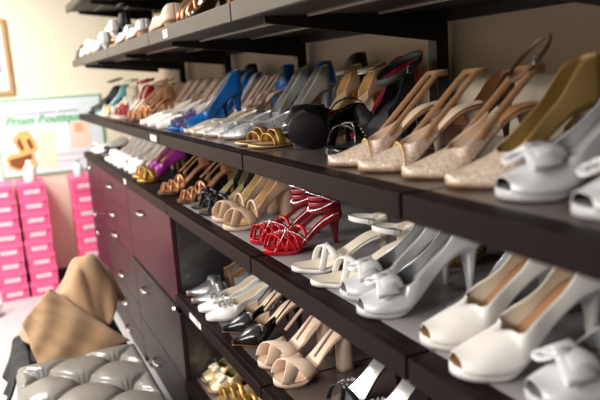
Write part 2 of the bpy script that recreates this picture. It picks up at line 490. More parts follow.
@kind
def glitter_loop(r):
    F = Last(.225, .092, .006, 'almond', .043, .029)
    add_sole(F, r, S['soletan']); add_insole(F, r, S['tanin']); add_heel(F, r, S['glnude'], 'stiletto')
    upper(F, r, [S['glnude'], S['nudein']], t1=.66, tv=.36, hv=.036, hs=.024, hc=.012)
    sling(F, r, S['tan'], ta=.50, ha=.022, up=.055, width=.012)
    ankle(F, r, S['brown'], width=.008, up=.075, rx=.030, ry=.034, tilt=1.1, cx=.92)
@kind
def glitter_pump(r):
    F = Last(.225, .098, .006, 'almond', .043, .030)
    add_sole(F, r, S['soletan']); add_insole(F, r, S['mustard']); add_heel(F, r, S['glnude'], 'stiletto')
    upper(F, r, [S['glnude'], S['mustard']], t1=.46, tv=.36, hv=.038, hs=.03, hc=.03)
    upper(F, r, [S['mustard'], S['mustard']], t0=.44, t1=1, tv=0, drop=.01, hv=.03, hs=.036, hc=.066, name='quarter')
@kind
def nude_slingback(r):
    F = Last(.215, .10, .006, 'almond', .040, .028)
    add_sole(F, r, S['soletan']); add_insole(F, r, S['nudein']); add_heel(F, r, S['nude'], 'stiletto')
    upper(F, r, [S['nude'], S['nudein']], t1=.62, tv=.38, hv=.048, hs=.02, hc=.02)
    sling(F, r, S['nude'], ta=.5, ha=.03, up=.058, width=.011)
@kind
def mesh_pump(r):
    F = Last(.22, .105, .006, 'point', .041, .028)
    pump(r, F, S['mesh'], S['mesh'], S['grey'], S['silversatin'], tv=.36, hv=.04, hs=.05, hc=.075, pe=74)
@kind
def gold_pump(r):
    F = Last(.22, .105, .006, 'almond', .042, .030)
    pump(r, F, S['mustard'], S['goldin'], S['mustard'], S['gold'], tv=.36, hs=.05, hc=.072)
@kind
def silver_pump(r):
    F = Last(.22, .105, .006, 'almond', .042, .030)
    pump(r, F, S['silver'], S['silversatin'], S['silverin'], S['silver'], tv=.36, hs=.05, hc=.072)
@kind
def blue_peep(r):
    F = Last(.225, .10, .014, 'round', .043, .031)
    add_sole(F, r, S['blue']); add_insole(F, r, S['silverin']); add_heel(F, r, S['blue'], 'stiletto')
    upper(F, r, [S['blue'], S['silver']], t0=.08, tv=.36, h0=.024, hv=.046, hs=.05, hc=.078, pe=74)
@kind
def blue_jewel(r):
    F = Last(.225, .08, .016, 'round', .044, .030)
    add_sole(F, r, S['blue']); add_insole(F, r, S['silverin']); add_heel(F, r, S['blue'], 'stiletto')
    upper(F, r, [S['glblue'], S['silver']], t0=.12, t1=.44, tv=.60, h0=.03, hv=.048, name='jewelled_vamp')
    strap(F, r, S['blue'], .08, .08, .024, .006)
    gems(F, r, S['glblue'], .30, .046, .03, .03, 40, .0026)
@kind
def darkblue_pump(r):
    F = Last(.215, .11, .006, 'almond', .040, .030)
    pump(r, F, S['blue'], S['darkblue'], S['darkblue'], S['blue'], tv=.36, hs=.05, hc=.072)
@kind
def black_pump(r):
    F = Last(.215, .11, .008, 'almond', .040, .030)
    pump(r, F, S['black'], S['blackin'], S['blackin'], S['black'], tv=.36, hs=.055, hc=.085)
@kind
def red_pump(r):
    F = Last(.215, .105, .006, 'almond', .040, .030)
    pump(r, F, S['pinkred'], S['pinkred'], S['tanin'], S['pinkred'], tv=.36, hs=.055, hc=.072)
@kind
def rhinestone_sandal(r):
    F = Last(.22, .105, .006, 'almond', .040, .029)
    add_sole(F, r, S['palegold']); add_insole(F, r, S['palegold']); add_heel(F, r, S['gold'], 'stiletto')
    strap(F, r, S['palegold'], .2, .2, .04, .02); counter(F, r, [S['palegold'], S['palegold']], t0=.70, hc=.055)
    a = ankle(F, r, S['palegold'], width=.012, up=.062, rx=.036)
    for q in (0, .9):
        p = ankle_path(F, up=.064-.008*q, rx=.039, ry=.029); chain(F, r, S['crystal'], p+[p[0]], .003, .007)
@kind
def gold_slide(r):
    F = Last(.235, .012, .006, 'round', .042, .030)
    add_sole(F, r, S['palegold']); add_insole(F, r, S['palegold']); add_heel(F, r, S['palegold'], 'flat')
    strap(F, r, S['gold'], .30, .30, .036, .020, .0025)
    strap(F, r, S['gold'], .20, .24, .026, .010, .0025)
@kind
def black_platform(r):
    F = Last(.21, .09, .024, 'round', .050, .033, ball=.46, tc=.30)
    add_sole(F, r, S['gloss'], name='platform'); add_insole(F, r, S['blackin']); add_heel(F, r, S['black'], 'block')
    strap(F, r, S['black'], .24, .24, .05, .05, .004); strap(F, r, S['patent'], .40, .44, .055, .012, .004)
    counter(F, r, [S['black'], S['blackin']], t0=.72, hc=.06)
    ankle(F, r, S['black'], width=.016, up=.09, rx=.046, ry=.036, tilt=.15)
    b = MB(); cx = .25*F.L                                            # matte outsole pad under the glossy platform
    b.loft([[(cx+.042*q*math.cos(2*PI*k/28), .036*q*math.sin(2*PI*k/28), z) for k in range(28)] for q, z in ((1,.002),(1,-.002),(.92,-.004))])
    b.build('outsole', S['soleblack'], r)
@kind
def black_bead_sandal(r):
    F = Last(.215, .085, .018, 'round', .043, .030)
    add_sole(F, r, S['patent']); add_insole(F, r, S['blackin']); add_heel(F, r, S['patent'], 'block')
    strap(F, r, S['patent'], .14, .30, .046, .02, .004); strap(F, r, S['patent'], .36, .2, .05, .014, .004)
    p, _ = over(F, .18, .32, .050); chain(F, r, S['crystal'], p, .0024, .008)
    counter(F, r, [S['black'], S['blackin']], t0=.6, hc=.06)
    ankle(F, r, S['black'], width=.015, up=.065, rx=.05, ry=.042, tilt=.55)
@kind
def tan_loop_sandal(r):
    F = Last(.215, .095, .008, 'almond', .041, .029)
    add_sole(F, r, S['tan']); add_insole(F, r, S['tanin']); add_heel(F, r, S['brown'], 'stiletto')
    upper(F, r, [S['tan'], S['nudein']], t1=.6, tv=.34, hv=.05, hs=.03, hc=.02)
    sling(F, r, S['tan'], ta=.5, ha=.03, up=.05, width=.012)
    ankle(F, r, S['brown'], width=.008, up=.09, rx=.045, ry=.035, tilt=.5)
@kind
def silver_strappy(r):
    F = Last(.215, .09, .008, 'almond', .040, .028)
    add_sole(F, r, S['silver']); add_insole(F, r, S['silverin']); add_heel(F, r, S['white'], 'block')
    for ta, tb in ((.14,.32), (.32,.14), (.42,.50)): strap(F, r, S['white'], ta, tb, .042, .009, .003)
    counter(F, r, [S['silver'], S['silverin']], t0=.78, hc=.05)
    ankle(F, r, S['white'], width=.008, up=.07, tilt=.4); sling(F, r, S['white'], ta=.44, ha=.046, up=.06, width=.006)
    gems(F, r, S['crystal'], .9, .0, .008, .02, 8, .0035, 'heel_crystals')
@kind
def silver_mule(r):
    F = Last(.24, .016, .006, 'point', .042, .030)
    add_sole(F, r, S['soletan']); add_insole(F, r, S['tanin']); add_heel(F, r, S['soletan'], 'flat')
    upper(F, r, [S['silver'], S['tanin']], t1=.50, tv=.60, hv=.05, name='vamp')
    upper(F, r, [S['silver'], S['tanin']], t0=.62, t1=1, tv=0, drop=.01, hv=.05, hs=.060, hc=.075, pe=75, name='heel_cuff', n=16)
    strap(F, r, S['silver'], .40, .40, .05, .022, .003)
@kind
def crystal_flat(r):
    F = Last(.225, .03, .007, 'almond', .042, .029)
    pump(r, F, S['white'], S['cream'], S['cream'], S['white'], 'kitten', tv=.38, sole_as_heel=True, hs=.035, hc=.05)
    gems(F, r, S['crystal'], .27, .042, .032, .034, 46, .0048)
@kind
def black_patent(r):
    F = Last(.225, .085, .006, 'point', .041, .028)
    add_sole(F, r, S['soletan']); add_insole(F, r, S['nudein']); add_heel(F, r, S['patent'], 'stiletto')
    upper(F, r, [S['patent'], S['nudein']], t1=.56, tv=.36, hv=.048, hs=.022, hc=.02)
    counter(F, r, [S['patent'], S['nudein']], t0=.86, hc=.052)
    sling(F, r, S['patent'], ta=.5, ha=.018, up=.04, width=.006)
@kind
def nude_cross(r):
    F = Last(.215, .09, .012, 'round', .043, .030)
    add_sole(F, r, S['nude']); add_insole(F, r, S['nudein']); add_heel(F, r, S['nude'], 'block')
    for ta, tb in ((.10,.40), (.40,.10)): strap(F, r, S['nude'], ta, tb, .046, .034, .004)
    counter(F, r, [S['nude'], S['nudein']], t0=.80, hc=.052)
    ankle(F, r, S['nude'], width=.012, up=.07, rx=.038); sling(F, r, S['nude'], ta=.44, ha=.04, up=.06, width=.009)
@kind
def black_silver_sandal(r):
    F = Last(.215, .09, .008, 'almond', .041, .029)
    add_sole(F, r, S['black']); add_insole(F, r, S['silver']); add_heel(F, r, S['patent'], 'stiletto')
    for ta, tb in ((.14,.34), (.34,.14)): strap(F, r, S['black'], ta, tb, .042, .012, .003)
    counter(F, r, [S['black'], S['silver']], t0=.82, hc=.05); ankle(F, r, S['black'], width=.010, up=.06)
    gems(F, r, S['crystal'], .3, .045, .02, .03, 20, .003)
@kind
def gold_peep_flat(r):
    F = Last(.225, .05, .008, 'round', .041, .030)
    pump(r, F, S['palegold'], S['olive'], S['olive'], S['palegold'], 'kitten', peep=True, tv=.32, hv=.044, hs=.04, hc=.056)
    bow(F, r, S['cream'], .2, .042, .02)
@kind
def gold_band_sandal(r):
    F = Last(.225, .05, .010, 'round', .042, .030)
    add_sole(F, r, S['palegold']); add_insole(F, r, S['goldin']); add_heel(F, r, S['gold'], 'block')
    for t in (.14, .26, .38): strap(F, r, S['gold'], t, t, .042, .016, .003)
    ankle(F, r, S['gold'], width=.009, up=.05); counter(F, r, [S['gold'], S['goldin']], t0=.86, hc=.045)
@kind
def sequin_pump(r):
    F = Last(.215, .095, .006, 'almond', .041, .029)
    pump(r, F, S['glgold'], S['brown'], S['brown'], S['glgold'], tv=.36)
@kind
def lace_sandal(r):
    F = Last(.215, .10, .010, 'almond', .041, .029)
    add_sole(F, r, S['black']); add_insole(F, r, S['blackin']); add_heel(F, r, S['black'], 'stiletto')
    upper(F, r, [S['lace'], S['blackin']], t0=.1, tv=.40, h0=.025, hv=.05)
    ankle(F, r, S['black'], width=.010, up=.085, rx=.038)
@kind
def cream_gold_sandal(r):
    F = Last(.215, .09, .012, 'round', .042, .029)
    add_sole(F, r, S['cream']); add_insole(F, r, S['cream']); add_heel(F, r, S['cream'], 'block')
    strap(F, r, S['cream'], .16, .30, .045, .024, .004); strap(F, r, S['gold'], .30, .16, .047, .012, .004)
    counter(F, r, [S['cream'], S['cream']], t0=.8, hc=.052); ankle(F, r, S['cream'], width=.012, up=.08)
@kind
def red_strap_sandal(r):
    F = Last(.215, .09, .012, 'round', .042, .029)
    add_sole(F, r, S['nude']); add_insole(F, r, S['cream']); add_heel(F, r, S['crimson'], 'stiletto')
    strap(F, r, S['crimson'], .14, .26, .044, .014, .004); strap(F, r, S['crimson'], .30, .30, .048, .012, .004)
    counter(F, r, [S['crimson'], S['cream']], t0=.7, hc=.055); ankle(F, r, S['crimson'], width=.014, up=.075)
    bow(F, r, S['crimson'], .26, .05, .022)
@kind
def teal_pump(r):
    F = Last(.215, .105, .006, 'almond', .041, .029)
    pump(r, F, S['teal'], S['silversatin'], S['silversatin'], S['teal'], tv=.36, hc=.07)
@kind
def white_satin_flat(r):
    F = Last(.23, .03, .008, 'almond', .043, .029)
    pump(r, F, S['white'], S['cream'], S['cream'], S['white'], 'kitten', sole_as_heel=True, tv=.36, hv=.04, hc=.046, hs=.03)
@kind
def nude_flat(r):
    F = Last(.235, .012, .007, 'round', .041, .030)
    pump(r, F, S['nude'], S['nudein'], S['nudein'], S['soletan'], 'flat', tv=.33, hs=.03, hc=.045)
@kind
def gold_bow_flat(r):
    F = Last(.235, .014, .006, 'almond', .041, .030)
    pump(r, F, S['tan'], S['nudein'], S['nudein'], S['soletan'], 'flat', tv=.34, hs=.03, hc=.045)
    bow(F, r, S['rosegold'], .2, .048, .038)

MASTERS = {}
def put(k, name, x, y, z, yaw, label, group=None, pitch=0, roll=0, sc=1.0, mirror=False):
    if k not in MASTERS:
        r = shoe_root(); KINDS[k](r); MASTERS[k] = r
    else: r = copy_tree(MASTERS[k])
    r.name = name
    for key in ('label', 'category', 'group'):
        if key in r: del r[key]
    tag(r, label, 'shoe', group)
    r.location = (x, y, z); r.rotation_euler = Matrix.Rotation(math.radians(yaw), 3, 'Z').to_euler() if not (pitch or roll) else \
        (Matrix.Rotation(math.radians(yaw), 3, 'Z') @ Matrix.Rotation(math.radians(pitch), 3, 'Y') @ Matrix.Rotation(math.radians(roll), 3, 'X')).to_euler()
    r.scale = (sc, -sc if mirror else sc, sc)
    return r
Z1, Z2, Z3, Z4, Z5 = 1.6735, 1.3065, 1.0395, .6795, .3105
SH = [
# high shelf (above the eye)
('black_flat','ballet_flat',.605,4.90,Z1,-90,'black flat on the high shelf at the far end, lying along the edge','black flats on the high shelf'),
('black_flat','ballet_flat',.700,4.86,Z1,-86,'black flat on the high shelf at the far end, behind the one on the edge','black flats on the high shelf'),
('white_satin_flat','flat_shoe',.605,4.62,Z1,-90,'white flat on the edge of the high shelf just nearer than the black flats','white flats on the high shelf'),
('white_bow_pump','bow_pump',.72,4.56,Z1,-88,'white bow pump on the high shelf behind the white flat',None),
('nude_flat','flat_shoe',.605,4.32,Z1,-92,'pinkish nude flat on the edge of the high shelf after the white flat','nude flats on the high shelf'),
('grey_pump','high_heel_pump',.695,4.26,Z1,-88,'grey heel on the high shelf behind the nude flat',None),
('white_satin_flat','flat_shoe',.605,4.03,Z1,-90,'white flat on the edge of the high shelf between the nude flat and bow flats','white flats on the high shelf'),
('lace_sandal','lace_sandal',.700,3.95,Z1,-88,'black lace sandal on the high shelf behind a white flat',None),
('gold_bow_flat','flat_shoe',.590,3.58,Z1,-30,'tan flat with a large gold bow on the high shelf, farther of its pair','bow flats on the high shelf'),
('gold_bow_flat','flat_shoe',.590,3.45,Z1,-30,'tan flat with a large gold bow on the high shelf, nearer of its pair','bow flats on the high shelf'),
('silver_flat','flat_shoe',.605,3.28,Z1,-90,'silver pointed flat along the edge of the high shelf, farther one','silver flats on the high shelf'),
('silver_flat','flat_shoe',.605,3.01,Z1,-90,'silver pointed flat along the edge of the high shelf beside the mustard pump','silver flats on the high shelf'),
('gold_pump','high_heel_pump',.60,2.70,Z1,-8,'mustard gold high heel standing on the high shelf above the nude slingbacks',None),
('nude_flat','flat_shoe',.605,2.55,Z1,-90,'nude flat along the edge of the high shelf above the white price tag','nude flats by the high shelf tag'),
('white_satin_flat','flat_shoe',.715,2.50,Z1,-88,'white low shoe on the high shelf behind the nude flat above the price tag',None),
('gold_strappy','strappy_sandal',.60,2.22,Z1,-60,'rose gold strappy sandal on the high shelf, nearest shoe there, cut by the top edge',None),
# eye-level shelf, front row
('lace_sandal','lace_sandal',.60,4.86,Z2,-4,'black lace sandal at the far end of the eye-level shelf, farther one','black lace sandals'),
('lace_sandal','lace_sandal',.60,4.73,Z2,-4,'black lace sandal near the far end of the eye-level shelf, nearer one','black lace sandals'),
('cream_gold_sandal','block_heel_sandal',.60,4.34,Z2,-6,'cream and gold sandal on the eye-level shelf beside the black lace sandals','cream and gold sandals'),
('cream_gold_sandal','block_heel_sandal',.60,4.20,Z2,-6,'cream and gold sandal on the eye-level shelf toward the red strapped sandals','cream and gold sandals'),
('red_strap_sandal','strappy_sandal',.60,3.88,Z2,-8,'dark red strapped sandal with bow on the eye-level shelf, farther one','dark red strapped sandals'),
('red_strap_sandal','strappy_sandal',.60,3.76,Z2,-8,'dark red strapped sandal with bow on the eye-level shelf, nearer one','dark red strapped sandals'),
('gold_strappy','strappy_sandal',.60,3.46,Z2,-6,'rose gold strappy sandal on the eye-level shelf next to the red sandals','gold strappy sandals at eye level'),
('gold_strappy','strappy_sandal',.60,3.33,Z2,-6,'rose gold strappy sandal on the eye-level shelf next to the white satin shoes','gold strappy sandals at eye level'),
('white_satin_flat','kitten_heel',.60,3.06,Z2,-6,'white satin low shoe on the eye-level shelf, farthest of three in a row','white satin shoes at eye level'),
('white_satin_flat','kitten_heel',.60,2.90,Z2,-6,'white satin low shoe on the eye-level shelf, middle of three in a row','white satin shoes at eye level'),
('white_satin_flat','kitten_heel',.60,2.73,Z2,-6,'white satin low shoe on the eye-level shelf beside the blue jewelled shoe','white satin shoes at eye level'),
('blue_jewel','jewelled_shoe',.595,2.52,Z2,-10,'blue satin shoe with violet jewelled vamp on the shelf edge by the white satin shoe',None),
('blue_peep','peep_toe_pump',.615,2.41,Z2,-6,'bright blue silver lined peep toe in the front row beside the cream glitter flats',None),
('cream_flat','pointed_flat',.602,2.31,Z2,-8,'cream glitter pointed flat beside the blue jewelled shoe','cream glitter flats'),
('cream_flat','pointed_flat',.602,2.21,Z2,-8,'cream glitter pointed flat beside the silver glitter flats','cream glitter flats'),
('silver_flat','pointed_flat',.612,2.11,Z2,-10,'silver glitter pointed flat on the eye-level shelf by the cream flats','silver glitter flats at eye level'),
('silver_flat','pointed_flat',.625,1.99,Z2,-12,'silver glitter pointed flat on the eye-level shelf near the gold slides','silver glitter flats at eye level'),
('gold_slide','slide_sandal',.603,1.765,Z2,-4,'pale gold slide sandal at the shelf edge by the silver flats','gold slides'),
('gold_slide','slide_sandal',.605,1.665,Z2,-4,'pale gold slide sandal at the shelf edge next to the black platform','gold slides'),
('black_bead_sandal','platform_sandal',.655,1.30,Z2,0,'black patent sandal with beaded straps lying in front of the tipped platform',None),
('silver_bow_peep','peep_toe_pump',.62,.715,Z2,-18,'silver peep toe with bow on the eye-level shelf beside the nude glitter pumps','silver bow peep toes at eye level'),
('silver_bow_peep','peep_toe_pump',.612,.57,Z2,-18,'silver peep toe with bow on the eye-level shelf at the right edge','silver bow peep toes at eye level'),
('glitter_slingback','slingback',.605,1.200,Z2,-22,'nude glitter slingback with gold strap, beside the black beaded sandal','nude glitter slingbacks'),
('glitter_slingback','slingback',.612,1.090,Z2,-22,'nude glitter slingback with gold strap, next to the brown looped shoe','nude glitter slingbacks'),
('glitter_loop','ankle_strap_shoe',.628,.965,Z2,-22,'nude glitter shoe with a thin brown ankle loop, on the eye-level shelf',None),
('glitter_pump','high_heel_pump',.628,.842,Z2,-22,'nude glitter toed pump with mustard lining beside the silver bow peep toe',None),
# eye-level shelf, back row
('grey_pump','high_heel_pump',.86,4.80,Z2,-6,'grey heel in the back row of the eye-level shelf, farthest one','grey heels at the back'),
('grey_pump','high_heel_pump',.86,4.66,Z2,-6,'grey heel in the back row of the eye-level shelf, nearer to the tan heels','grey heels at the back'),
('teal_pump','high_heel_pump',.86,4.50,Z2,-6,'pale teal heel in the back row behind the cream and gold sandals','teal heels'),
('teal_pump','high_heel_pump',.60,4.50,Z2,-6,'pale teal heel standing between the black lace and cream sandals','teal heels'),
('taupe_pump','high_heel_pump',.84,4.33,Z2,-6,'tan heel in the back row, farthest of four tan heels','tan heels at the back'),
('taupe_pump','high_heel_pump',.84,4.20,Z2,-6,'tan heel in the back row, second of four tan heels','tan heels at the back'),
('taupe_pump','high_heel_pump',.84,4.04,Z2,-6,'tan heel in the back row, third of four tan heels','tan heels at the back'),
('taupe_pump','high_heel_pump',.84,3.91,Z2,-6,'tan heel in the back row, nearest of four tan heels beside nude slingbacks','tan heels at the back'),
('nude_slingback','slingback',.84,3.76,Z2,-6,'nude slingback in the back row behind the red sandals','nude slingbacks far group'),
('nude_slingback','slingback',.84,3.62,Z2,-6,'nude slingback in the back row behind the rose gold sandals','nude slingbacks far group'),
('nude_slingback','slingback',.84,3.46,Z2,-6,'nude slingback in the back row, nearer neighbour of the one behind the gold sandals','nude slingbacks far group'),
('nude_slingback','slingback',.84,3.28,Z2,-6,'nude slingback in the back row behind the farthest white satin shoe','nude slingbacks far group'),
('nude_slingback','slingback',.84,3.13,Z2,-6,'nude slingback in the back row right before the blue peep toe','nude slingbacks far group'),
('blue_peep','peep_toe_pump',.85,2.99,Z2,-4,'bright blue silver lined peep toe in the back row, the farther one','blue peep toes'),
('blue_peep','peep_toe_pump',.85,2.87,Z2,-4,'bright blue silver lined peep toe in the back row, the nearer one','blue peep toes'),
('silver_pump','high_heel_pump',.85,2.745,Z2,-6,'silver heel in the back row between the blue peep toe and nude slingbacks',None),
('nude_slingback','slingback',.84,2.61,Z2,-4,'nude slingback behind the cream glitter flats, farther of two','nude slingbacks behind the cream flats'),
('nude_slingback','slingback',.84,2.50,Z2,-4,'nude slingback beside the grey mesh pumps','nude slingbacks behind the cream flats'),
('mesh_pump','mesh_pump',.85,2.29,Z2,-4,'grey sparkle mesh pump beside the nude slingbacks','grey mesh pumps'),
('mesh_pump','mesh_pump',.85,2.13,Z2,-4,'grey sparkle mesh pump beside the gold rhinestone sandals','grey mesh pumps'),
('rhinestone_sandal','rhinestone_sandal',.87,1.95,Z2,-4,'pale gold heeled sandal with rhinestone cuff beside the mesh pump','gold rhinestone sandals'),
('rhinestone_sandal','rhinestone_sandal',.855,1.78,Z2,-4,'pale gold heeled sandal with rhinestone cuff behind the black platform','gold rhinestone sandals'),
('black_flat','ballet_flat',.90,1.50,Z2,-4,'black patent bow flat at the back behind the black beaded sandal',None),
('gold_pump','high_heel_pump',.885,.93,Z2,-14,'mustard gold pump in the back row behind the silver bow peep toe',None),
('brown_pump','high_heel_pump',.87,1.25,Z2,-10,'dark brown pump in the back row behind the nude glitter slingbacks',None),
('red_pump','high_heel_pump',.87,1.62,Z2,-6,'raspberry red heel in the back row pointing to the aisle','raspberry heels'),
# eye-level shelf, sideways along the wall
('black_pump','high_heel_pump',1.135,3.22,Z2,-90,'black heel standing sideways against the wall above the blue peep toes',None),
('darkblue_pump','high_heel_pump',1.135,2.795,Z2,-90,'blue heel sideways against the wall, farther one, behind the nude slingbacks','blue heels against the wall'),
('darkblue_pump','high_heel_pump',1.135,2.455,Z2,-90,'blue heel sideways against the wall, nearer one, behind the grey mesh pumps','blue heels against the wall'),
('black_pump','high_heel_pump',1.137,2.21,Z2,-90,'tall black heel sideways against the wall behind the gold rhinestone sandals',None),
('red_pump','high_heel_pump',1.135,1.945,Z2,-90,'raspberry red heel standing sideways against the wall','raspberry heels'),
# counter and waist-high shelf
('white_flower_flat','flat_shoe',.585,4.82,Z3,-4,'white flat with a flower at the far end of the counter, farther one','white flower flats'),
('white_flower_flat','flat_shoe',.585,4.69,Z3,-4,'white flat with a flower at the far end of the counter, nearer one','white flower flats'),
('black_flat','ballet_flat',.595,4.50,Z3,-4,'black bow flat on the counter next to the white flower flats','black flats on the counter'),
('black_flat','ballet_flat',.595,4.38,Z3,-4,'black bow flat on the counter next to the white bow pumps','black flats on the counter'),
('white_bow_pump','bow_pump',.58,4.15,Z3,-6,'white bow pump on the counter, first from the black flats','white bow pumps'),
('white_bow_pump','bow_pump',.58,4.02,Z3,-6,'white bow pump on the counter, second from the black flats','white bow pumps'),
('white_bow_pump','bow_pump',.58,3.86,Z3,-6,'white bow pump on the counter, third from the black flats','white bow pumps'),
('white_bow_pump','bow_pump',.58,3.73,Z3,-6,'white bow pump on the counter, fourth from the black flats','white bow pumps'),
('white_bow_pump','bow_pump',.59,3.57,Z3,-6,'white bow pump on the counter, second from the purple shoes','white bow pumps'),
('white_bow_pump','bow_pump',.59,3.44,Z3,-6,'white bow pump on the counter right beside the purple shoe','white bow pumps'),
('brown_pump','high_heel_pump',.86,4.86,Z3,-4,'brown heel at the back of the counter, farther one, behind the flower flats','brown heels at the back of the counter'),
('brown_pump','high_heel_pump',.86,4.70,Z3,-4,'brown heel at the back of the counter, nearer one','brown heels at the back of the counter'),
('taupe_pump','high_heel_pump',.84,4.40,Z3,-4,'taupe heel at the back of the counter, farthest of four','taupe heels behind the white bow pumps'),
('taupe_pump','high_heel_pump',.84,4.22,Z3,-4,'taupe heel at the back of the counter, second of four','taupe heels behind the white bow pumps'),
('taupe_pump','high_heel_pump',.84,4.04,Z3,-4,'taupe heel at the back of the counter, third of four','taupe heels behind the white bow pumps'),
('taupe_pump','high_heel_pump',.84,3.86,Z3,-4,'taupe heel at the back of the counter, nearest of four','taupe heels behind the white bow pumps'),
('purple_gold','platform_sandal',.572,3.25,Z3,-4,'purple shoe with gold front on the counter, the one by the white bow pumps','purple and gold shoes'),
('purple_gold','platform_sandal',.566,3.10,Z3,-4,'purple shoe with gold front on the counter, the one facing the bare counter','purple and gold shoes'),
('gold_strappy','strappy_sandal',.566,2.68,Z3,-6,'rose gold strappy sandal on the counter, farther one, next to bare counter','gold strappy sandals on the counter'),
('gold_strappy','strappy_sandal',.585,2.44,Z3,-6,'rose gold strappy sandal next to the navy rosette sandals','gold strappy sandals on the counter'),
('navy_sandal','rosette_sandal',.60,2.305,Z3,-4,'navy patent sandal with coiled rosettes beside the rose gold sandal','navy rosette sandals'),
('navy_sandal','rosette_sandal',.592,2.175,Z3,-4,'navy patent sandal with coiled rosettes beside the beige sandal','navy rosette sandals'),
('beige_sandal','cross_strap_sandal',.598,2.045,Z3,-4,'beige cross strap block heel sandal beside the navy sandals','beige cross strap sandals'),
('beige_sandal','cross_strap_sandal',.588,1.90,Z3,-4,'beige cross strap block heel sandal beside the red sandals','beige cross strap sandals'),
('olive_pump','high_heel_pump',.80,2.56,Z3,-4,'black pump with olive insole behind the navy sandals','black pumps with olive insoles'),
('olive_pump','high_heel_pump',.84,2.40,Z3,-4,'black pump with olive insole behind the beige sandals','black pumps with olive insoles'),
('red_sandal','strappy_sandal',.598,1.69,Z3,-2,'bright red satin sandal with rhinestone chains, beside the beige sandal','red rhinestone sandals'),
('red_sandal','strappy_sandal',.588,1.56,Z3,-2,'bright red satin sandal with rhinestone chains, beside the white sandals','red rhinestone sandals'),
('white_sandal','cross_strap_sandal',.586,1.385,Z3,-17,'white cross strap sandal right beside the red sandals','white cross strap sandals'),
('white_sandal','cross_strap_sandal',.578,1.265,Z3,-18,'white cross strap sandal beside the silver bow peep toes','white cross strap sandals'),
('silver_bow_peep','peep_toe_pump',.595,1.16,Z3,-17,'silver bow peep toe on the waist-high shelf, next to the white sandal','silver bow peep toes on the waist-high shelf'),
('silver_bow_peep','peep_toe_pump',.575,1.055,Z3,-17,'silver bow peep toe on the waist-high shelf, second from the white sandal','silver bow peep toes on the waist-high shelf'),
('silver_pump','high_heel_pump',.71,.955,Z3,-18,'plain silver pump standing back between the bow peep toe and ivory pumps',None),
('white_peep_pump','peep_toe_pump',.595,.875,Z3,-18,'ivory satin peep toe pump with tan insole, farther of its pair','ivory peep toe pumps'),
('white_peep_pump','peep_toe_pump',.568,.760,Z3,-18,'ivory satin peep toe pump with tan insole, nearer of its pair','ivory peep toe pumps'),
('silver_bow_peep','peep_toe_pump',.600,.635,Z3,-18,'silver bow peep toe in the bottom right corner beside the ivory pump',None),
('sequin_pump','high_heel_pump',.88,1.22,Z3,-4,'gold sequin pump glimpsed at the back behind the silver and ivory pumps',None),
# knee-high shelf
('silver_mule','pointed_flat',.580,2.42,Z4,-4,'silver pointed flat with tan lined heel cuff, against the cabinet side','silver cuffed flats'),
('silver_mule','pointed_flat',.572,2.322,Z4,-4,'silver pointed flat with tan lined heel cuff, beside the crystal flats','silver cuffed flats'),
('crystal_flat','jewelled_shoe',.570,2.225,Z4,-6,'white shoe with crystal cluster beside the silver flat','white crystal shoes'),
('crystal_flat','jewelled_shoe',.568,2.125,Z4,-6,'white shoe with crystal cluster next to the black patent slingback','white crystal shoes'),
('silver_strappy','strappy_sandal',.84,2.27,Z4,-4,'silver and white strappy heel behind the white crystal shoes, farther one','silver strappy heels'),
('silver_strappy','strappy_sandal',.84,2.15,Z4,-4,'silver and white strappy heel behind the white crystal shoes, nearer one','silver strappy heels'),
('black_patent','slingback',.580,1.985,Z4,-4,'black patent pointed slingback beside the white crystal shoe','black patent slingbacks'),
('black_patent','slingback',.572,1.865,Z4,-4,'black patent pointed slingback beside the nude sandals','black patent slingbacks'),
('nude_cross','cross_strap_sandal',.588,1.68,Z4,-4,'nude cross strap block heel sandal beside the black patent slingback','nude cross strap sandals'),
('nude_cross','cross_strap_sandal',.582,1.55,Z4,-4,'nude cross strap block heel sandal beside the black and silver sandal','nude cross strap sandals'),
('black_silver_sandal','strappy_sandal',.63,1.36,Z4,-4,'black sandal with silver insole next to the nude sandal','black and silver sandals'),
('black_silver_sandal','strappy_sandal',.64,1.235,Z4,-4,'black sandal with silver insole, farther from the nude sandals','black and silver sandals'),
# lowest shelf
('gold_peep_flat','peep_toe_flat',.61,2.435,Z5,-4,'pale gold peep toe with bow on the lowest shelf against the cabinet side','gold peep toes'),
('gold_peep_flat','peep_toe_flat',.605,2.335,Z5,-4,'pale gold peep toe with bow on the lowest shelf, second from the cabinet','gold peep toes'),
('gold_band_sandal','banded_sandal',.60,2.22,Z5,-4,'pale gold banded sandal on the lowest shelf beside the peep toes','gold banded sandals'),
('gold_band_sandal','banded_sandal',.615,2.11,Z5,-4,'pale gold banded sandal on the lowest shelf, nearest the camera','gold banded sandals'),
]
for k, nm, x, y, z, yaw, lab, g in SH: put(k, nm, x, y, z, yaw if yaw < -50 else yaw+2, lab, g, sc=1.10 if yaw > -50 else 1.16)
put('black_platform', 'platform_sandal', .625, 1.475, Z2+.057, -20, 'black platform sandal tipped on its side with the round sole showing', None, roll=-86, sc=1.12)


